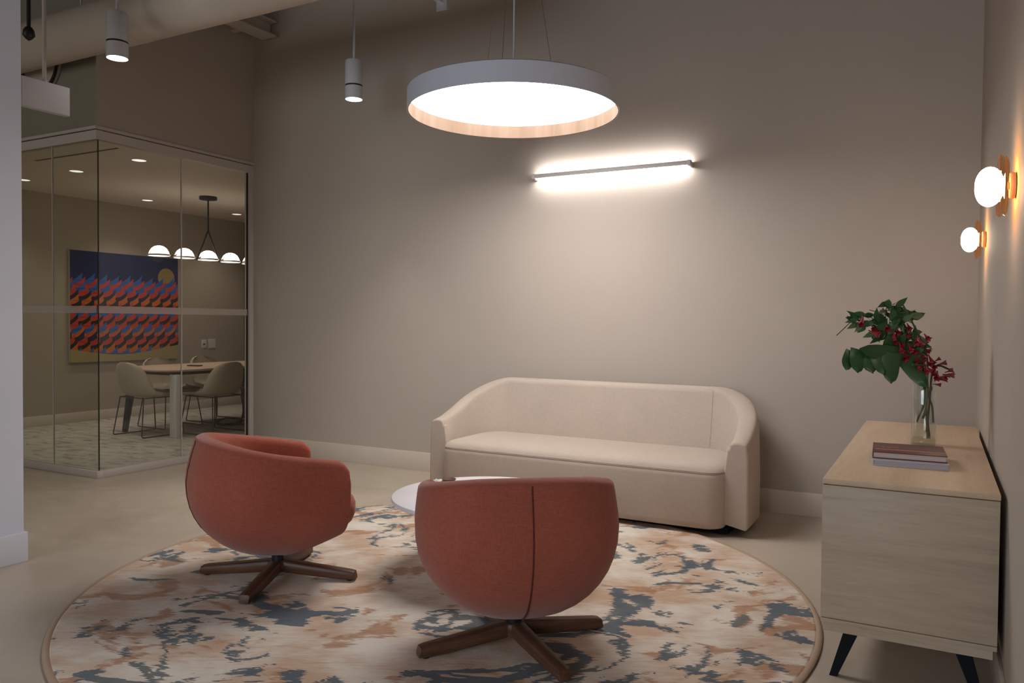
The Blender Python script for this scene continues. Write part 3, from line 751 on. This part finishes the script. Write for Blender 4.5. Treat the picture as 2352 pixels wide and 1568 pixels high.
def cylinder_lamp(loc, label, r=.066):
    root = thing('cylinder_pendant', label, 'lamp', loc, 0, 'white cylinder pendants')
    lathe('lower_body', [(r - .004, .02), (r - .003, 0), (r, 0), (r, .095), (r - .006, .096), (r - .006, .106)], 'white_metal', root, n=40, cap=False)
    lathe('upper_body', [(r - .006, .106), (r, .107), (r, .285), (r - .006, .292), (0, .293)], 'white_metal', root, n=40)
    lathe('shadow_ring', [(r - .001, .094), (r - .001, .108)], 'black_metal', root, n=40, cap=False)
    lathe('lens', [(0, .010), (r - .004, .010), (r - .004, .014), (0, .014)], 'spot_lens', root, n=40, smooth=False)
    sl = lamp_light('spot_beam', 'SPOT', (0, 0, -.01), CYL_W, (1, .90, .78), root, .05); sl.data.spot_size = math.radians(70); sl.data.spot_blend = 1
    tube('hanging_rod', [(0, 0, .293), (0, 0, ZC - loc[2])], .009, 'white_metal', root)
    lathe('ceiling_canopy', [(.05, ZC - loc[2] - .03), (.05, ZC - loc[2])], 'white_metal', root, n=24)
cylinder_lamp((-4.69, 3.275, 2.93), 'white cylinder pendant at upper left in front of the duct')
cylinder_lamp((-3.93, 4.70, 2.93), 'white cylinder pendant hanging before the beige wall beside the round lamp')

# ------------------------------------------------------------------ meeting room
CF = .006
def meeting_table():
    root = thing('meeting_table', 'long oak meeting table on white and black legs inside the glass room', 'table', (-7.46, 6.75, CF))
    o = []
    L = 1.35
    for k in range(61):
        a = 2 * PI * k / 61; c, s = math.cos(a), math.sin(a); e = 2 / 5.5
        o.append((.50 * abs(c) ** e * (1 if c > 0 else -1) , L * abs(s) ** e * (1 if s > 0 else -1)))
    gridmesh('tabletop', [[(x * k, y * k, z) for x, y in o] for k, z in ((.97, .690), (1, .704), (1, .714), (.995, .717))], 'table_oak', root, cv=True, caps=(0, -1))
    box('underframe', (-.30, .30, -1.05, 1.05, .648, .690), 'black_metal', root)
    for sy in (-1, 1):
        y = sy * 1.17
        box('leg', (.36, .46, y - .035, y + .035, 0, .665), 'white_plastic', root, bev=.004)
        Q = [[(-.42 + dx * .022, y + dy * .022, 0) for dx, dy in ((-1, -1), (1, -1), (1, 1), (-1, 1))], [(-.27 + dx * .04, y + dy * .03, .66) for dx, dy in ((-1, -1), (1, -1), (1, 1), (-1, 1))]]
        gridmesh('leg', Q, 'black_wood', root, cv=True, smooth=False, caps=(0, -1))
        box('leg_rail', (-.30, .40, y - .03, y + .03, .655, .690), 'black_metal', root)
meeting_table()
box_ph = thing('phone', 'small dark phone lying on the oak meeting table', 'phone', (-7.42, 6.13, CF + .717), .3)
box('phone_body', (-.075, .075, -.04, .04, 0, .012), 'black_plastic', box_ph, bev=.004)

def shell_chair():
    root = thing('shell_chair', 'x', 'chair', (0, 0, CF), 0, 'beige shell chairs in the glass room')
    # shell: rows from seat front to the top of the back; local +x forward
    rows = [(.245, .435, .20, 0), (.22, .452, .235, .004), (.12, .447, .25, .012), (0, .437, .255, .03), (-.10, .432, .25, .06), (-.17, .445, .245, .10), (-.215, .50, .238, .11), (-.245, .58, .228, .10), (-.262, .66, .212, .085), (-.275, .73, .178, .06), (-.280, .772, .12, .03), (-.281, .79, .05, .01)]
    n = 13; th = .022
    A, B = [], []
    for i, (x, z, w, lift) in enumerate(rows):
        a, b = rows[max(i - 1, 0)], rows[min(i + 1, len(rows) - 1)]
        tx, tz = b[0] - a[0], b[1] - a[1]; l = math.hypot(tx, tz); nx, nz = tz / l, -tx / l     # towards the sitter
        ra, rb = [], []
        for j in range(n):
            q = -1 + 2 * j / (n - 1); cu = lift * abs(q) ** 2.4
            px, pz = x + nx * cu, z + nz * cu
            ra.append((px, w * math.sin(q * PI / 2) , pz)); rb.append((px - nx * th, (w + .006) * math.sin(q * PI / 2), pz - nz * th))
        A.append(ra); B.append(rb)
    V = [p for r in A for p in r] + [p for r in B for p in r]; N = len(rows) * n; F = []
    for i in range(len(rows) - 1):
        for j in range(n - 1):
            a = i * n + j; F += [(a, a + 1, a + n + 1, a + n), (N + a, N + a + n, N + a + n + 1, N + a + 1)]
    for i in range(len(rows) - 1):
        a, b = i * n, i * n + n - 1; F += [(a, a + n, N + a + n, N + a), (b, N + b, N + b + n, b + n)]
    for j in range(n - 1):
        a = j; b = (len(rows) - 1) * n + j; F += [(a, N + a, N + a + 1, a + 1), (b, b + 1, N + b + 1, N + b)]
    me = pydata('seat_shell', V, F, 'shell_fabric', root, True)
    r = .0065
    for s in (-1, 1):
        tube('sled_leg', fillet([(.20, s * .20, .415), (.255, s * .245, .008), (-.255, s * .245, .008), (-.20, s * .20, .415)], .025, 4), r, 'bronze_metal', root, n=8)
    tubes('cross_bar', [([(.20, -.205, .413), (.20, .205, .413)], r), ([(-.20, -.205, .413), (-.20, .205, .413)], r), ([(.20, -.20, .413), (-.20, -.20, .413)], r), ([(.20, .20, .413), (-.20, .20, .413)], r)], 'bronze_metal', root)
    return root
sc0 = shell_chair()
sc0.location = (-7.49, 5.59, CF); sc0.rotation_euler = (0, 0, PI / 2 - .03); sc0['label'] = 'beige shell chair at the near head of the meeting table, leftmost chair'
dup(sc0, (-7.03, 6.06, CF), PI + .03, 'beige shell chair on the near side of the meeting table, seen from behind')
dup(sc0, (-7.86, 6.15, CF), -.05, 'beige shell chair across the meeting table in front of the painting')
dup(sc0, (-7.86, 6.82, CF), .04, 'beige shell chair across the meeting table under the wall switches')
dup(sc0, (-7.03, 6.92, CF), PI, 'beige shell chair half hidden by the right post of the glass room')

def painting():
    root = thing('painting', 'square painting of red and blue waves under a yellow sun', 'painting', (XC + .015, 6.46, .725))
    w, h = .755, 1.345
    box('canvas', (-.012, .022, -w, w, 0, h), 'canvas_edge', root, bev=.002)
    X = .0225
    V, F, MI = [], [], []
    mats = ['ink_blue', 'ink_red', 'ink_orange', 'ink_black', 'ink_dark', 'ink_sand', 'ink_sun', 'canvas_navy']
    V.extend([(X - .0002, -w + .001, .001), (X - .0002, w - .001, .001), (X - .0002, w - .001, h - .001), (X - .0002, -w + .001, h - .001)]); F.append((0, 1, 2, 3)); MI.append(7)
    rows = [0, 1, 0, 1, 4, 2, 3, 1, 0, 1, 3, 1, 0, 2, 4, 1, 3, 2, 0]
    top, bot = .755, .09
    cr = [(0, .02), (.18, .03), (.38, .14), (.58, .36), (.76, .64), (.9, .88), (1.0, 1.0), (.955, .72), (.93, .45), (.94, .2), (.975, .06)]
    nw = 9.4
    def poly(pts, m, lay):
        # strip columns so that concave outlines stay clean
        o = len(V)
        for (y, z) in pts: V.append((X + lay * .00012, y, z))
        F.append(tuple(range(o, o + len(pts)))); MI.append(m)
    from mathutils.geometry import tessellate_polygon
    for k, m in enumerate(rows):
        t = k / (len(rows) - 1); zb = h * (top + (bot - top) * t); amp = h * .064; per = 2 * w / nw
        ph = (k * .16 + .08 * math.sin(k * 2.1)) % 1
        xx = X + .0002 + k * .00018; zl = zb - amp * .28; zbot = max(.02, zb - h * .12)
        o = len(V); V.extend([(xx, -w, zbot), (xx, w, zbot), (xx, w, zl), (xx, -w, zl)]); F.append((o, o + 1, o + 2, o + 3)); MI.append(m)
        for q in range(-1, int(nw) + 2):
            sc_ = 1 + .12 * math.sin(q * 1.7 + k)
            C = [((q + u + ph) * per - w, zl + amp * v * sc_) for (u, v) in cr]
            C = [(min(w, max(-w, y)), z) for y, z in C]
            ring = [(C[0][0], zl - .004)] + C + [(C[-1][0], zl - .004)]
            o = len(V); V.extend([(xx, y, z) for y, z in ring])
            for tr_ in tessellate_polygon([[Vector((y + i_ * 1e-6, z, 0)) for i_, (y, z) in enumerate(ring)]]): F.append(tuple(o + i_ for i_ in tr_)); MI.append(m)
    # sand bank at the bottom and the sun
    o = len(V); n = 24; XX = X + .0002 + 20 * .00018
    for k in range(n + 1):
        t = k / n; y = -w + 2 * w * t; V.append((XX, y, 0)); V.append((XX, y, h * (.115 - .055 * math.sin(PI * min(1, t * 1.12)) ** 1.2 + .02 * max(0, t - .85) / .15)))
    for k in range(n): F.append((o + 2 * k, o + 2 * k + 2, o + 2 * k + 3, o + 2 * k + 1)); MI.append(5)
    o = len(V)
    for k in range(40): V.append((X + .0001, w * .755 + .128 * math.cos(2 * PI * k / 40), h * .80 + .128 * math.sin(2 * PI * k / 40)))
    F.append(tuple(range(o, o + 40))); MI.append(6)
    me = bpy.data.meshes.new('painted_waves'); me.from_pydata([tuple(p) for p in V], [], F); me.polygons.foreach_set('material_index', MI)
    link_mesh('painted_waves', me, mats, root)
painting()

ch = thing('chandelier', 'black rod chandelier with a row of glowing glass domes', 'lamp', (-7.6, 6.47, ZG))
def chandelier():
    lathe('canopy', [(.03, -.045), (.10, -.035), (.10, 0)], 'black_metal', ch, n=28)
    tube('stem', [(0, 0, -.03), (0, 0, -.40)], .010, 'black_metal', ch, n=8)
    zb = -.735
    for s in (-1, 1): tube('yoke_arm', smoothpts([(0, 0, -.38), (0, s * .012, -.42), (0, s * .16, zb - .02)], 4), .010, 'black_metal', ch, n=8)
    prev = None
    for k in range(-2, 3):
        y = k * .333
        P = [(.112, zb - .01), (.108, zb + .008), (.10, zb + .035), (.08, zb + .07), (.05, zb + .093), (.02, zb + .102), (0, zb + .103)]
        d = lathe('glass_dome', P, 'dome_opal', ch, n=32, center=(0, y))
        lamp_light('dome_bulb', 'POINT', (0, y, zb - .03), DOME_W, (1, .84, .68), d, .06)
        lathe('glass_rim', [(.113, zb - .012), (.119, zb - .004), (.116, zb + .006)], 'white_plastic', d, n=32, center=(0, y), cap=False)
    for k in range(-2, 2):
        y = k * .333
        tube('link_arm', smoothpts([(0, y + .10, zb + .02), (0, y + .16, zb - .004), (0, y + .235, zb + .02)], 4), .006, 'black_metal', ch, n=6)
chandelier()
for x, y, lab in ((-6.44, 4.71, 'recessed ceiling downlight nearest the glass corner'), (-7.48, 4.78, 'recessed ceiling downlight behind the left run of glass, middle of its row'), (-8.46, 4.83, 'recessed ceiling downlight beside the white wall edge'), (-8.5, 6.33, 'recessed ceiling downlight over the painting'), (-8.48, 7.70, 'recessed ceiling downlight right of the chandelier stem')):
    d = thing('downlight', lab, 'lamp', (x, y, ZG), 0, 'recessed downlights of the meeting room')
    lathe('trim_ring', [(.062, -.003), (.066, -.004), (.072, 0)], 'white_plastic', d, n=28, cap=False)
    lathe('lens', [(0, -.002), (.062, -.002)], 'downlight_lens', d, n=28, smooth=False)
    lamp_light('downlight_beam', 'SPOT', (0, 0, -.012), DOWN_W, (1, .90, .78), d, .055)
for x0, x1, lab in ((-7.33, -6.15, 'long dark slot diffuser in the meeting room ceiling'), (-8.2, -7.62, 'short dark slot diffuser by the white wall edge')):
    d = thing('slot_diffuser', lab, 'vent', ((x0 + x1) / 2, 4.29, ZG))
    l = (x1 - x0) / 2
    boxes('frame', [(-l, l, -.022, -.016, -.004, 0), (-l, l, .016, .022, -.004, 0)], 'conference_ceiling_paint', d)
    box('slot', (-l, l, -.016, .016, -.0025, 0), 'black_plastic', d)
d = thing('wall_switch', 'small white wall plate with a dark port left of the blank plate', 'switch', (XC, 7.67, .91))
box('plate', (0, .008, -.045, .045, -.06, .06), 'white_plastic', d, bev=.002); box('port', (.008, .0095, -.018, .018, -.012, .004), 'black_plastic', d)
d = thing('wall_plate', 'larger blank white wall plate right of the port plate', 'switch', (XC, 7.81, .91))
box('plate', (0, .010, -.062, .062, -.065, .065), 'white_plastic', d, bev=.002)
box('cover_line', (.010, .0108, -.05, .05, -.053, .053), 'white_plastic', d)
cb = thing('cable_coil', 'black cable coil lying on the carpet under the meeting table', 'cable', (-7.41, 6.61, CF))
rnd = random.Random(2); pts = []
for k in range(46):
    a = k * .42; pts.append(((.12 + .03 * math.sin(k * 1.3)) * math.cos(a), (.17 + .03 * math.cos(k * .9)) * math.sin(a), .012 + .05 * (0.5 + .5 * math.sin(k * .37)) ))
tube('cable', smoothpts(pts + [(.1, .2, .10), (.05, .22, .35), (.02, .2, .63)], 4), .008, 'black_plastic', cb, n=6)
pw = thing('power_column', 'dark power column under the far half of the meeting table', 'power box', (-7.62, 7.14, CF))
box('column_body', (-.07, .07, -.07, .07, .012, .645), 'black_metal', pw, bev=.005); box('base_plate', (-.12, .12, -.12, .12, 0, .012), 'white_plastic', pw)
d = struct(box('door_1', (XC + 1.75, XC + 3.2, YC - .03, YC, 0.006, 2.4), 'dark_panel', bev=.003), 'dark brown cabinet front at the end of the meeting room')
boxes('panel_gap', [(XC + 1.75, XC + 3.2, YC - .032, YC - .03, .93, .94), (XC + 2.47, XC + 2.48, YC - .032, YC - .03, .006, 2.4)], 'black_plastic', d)
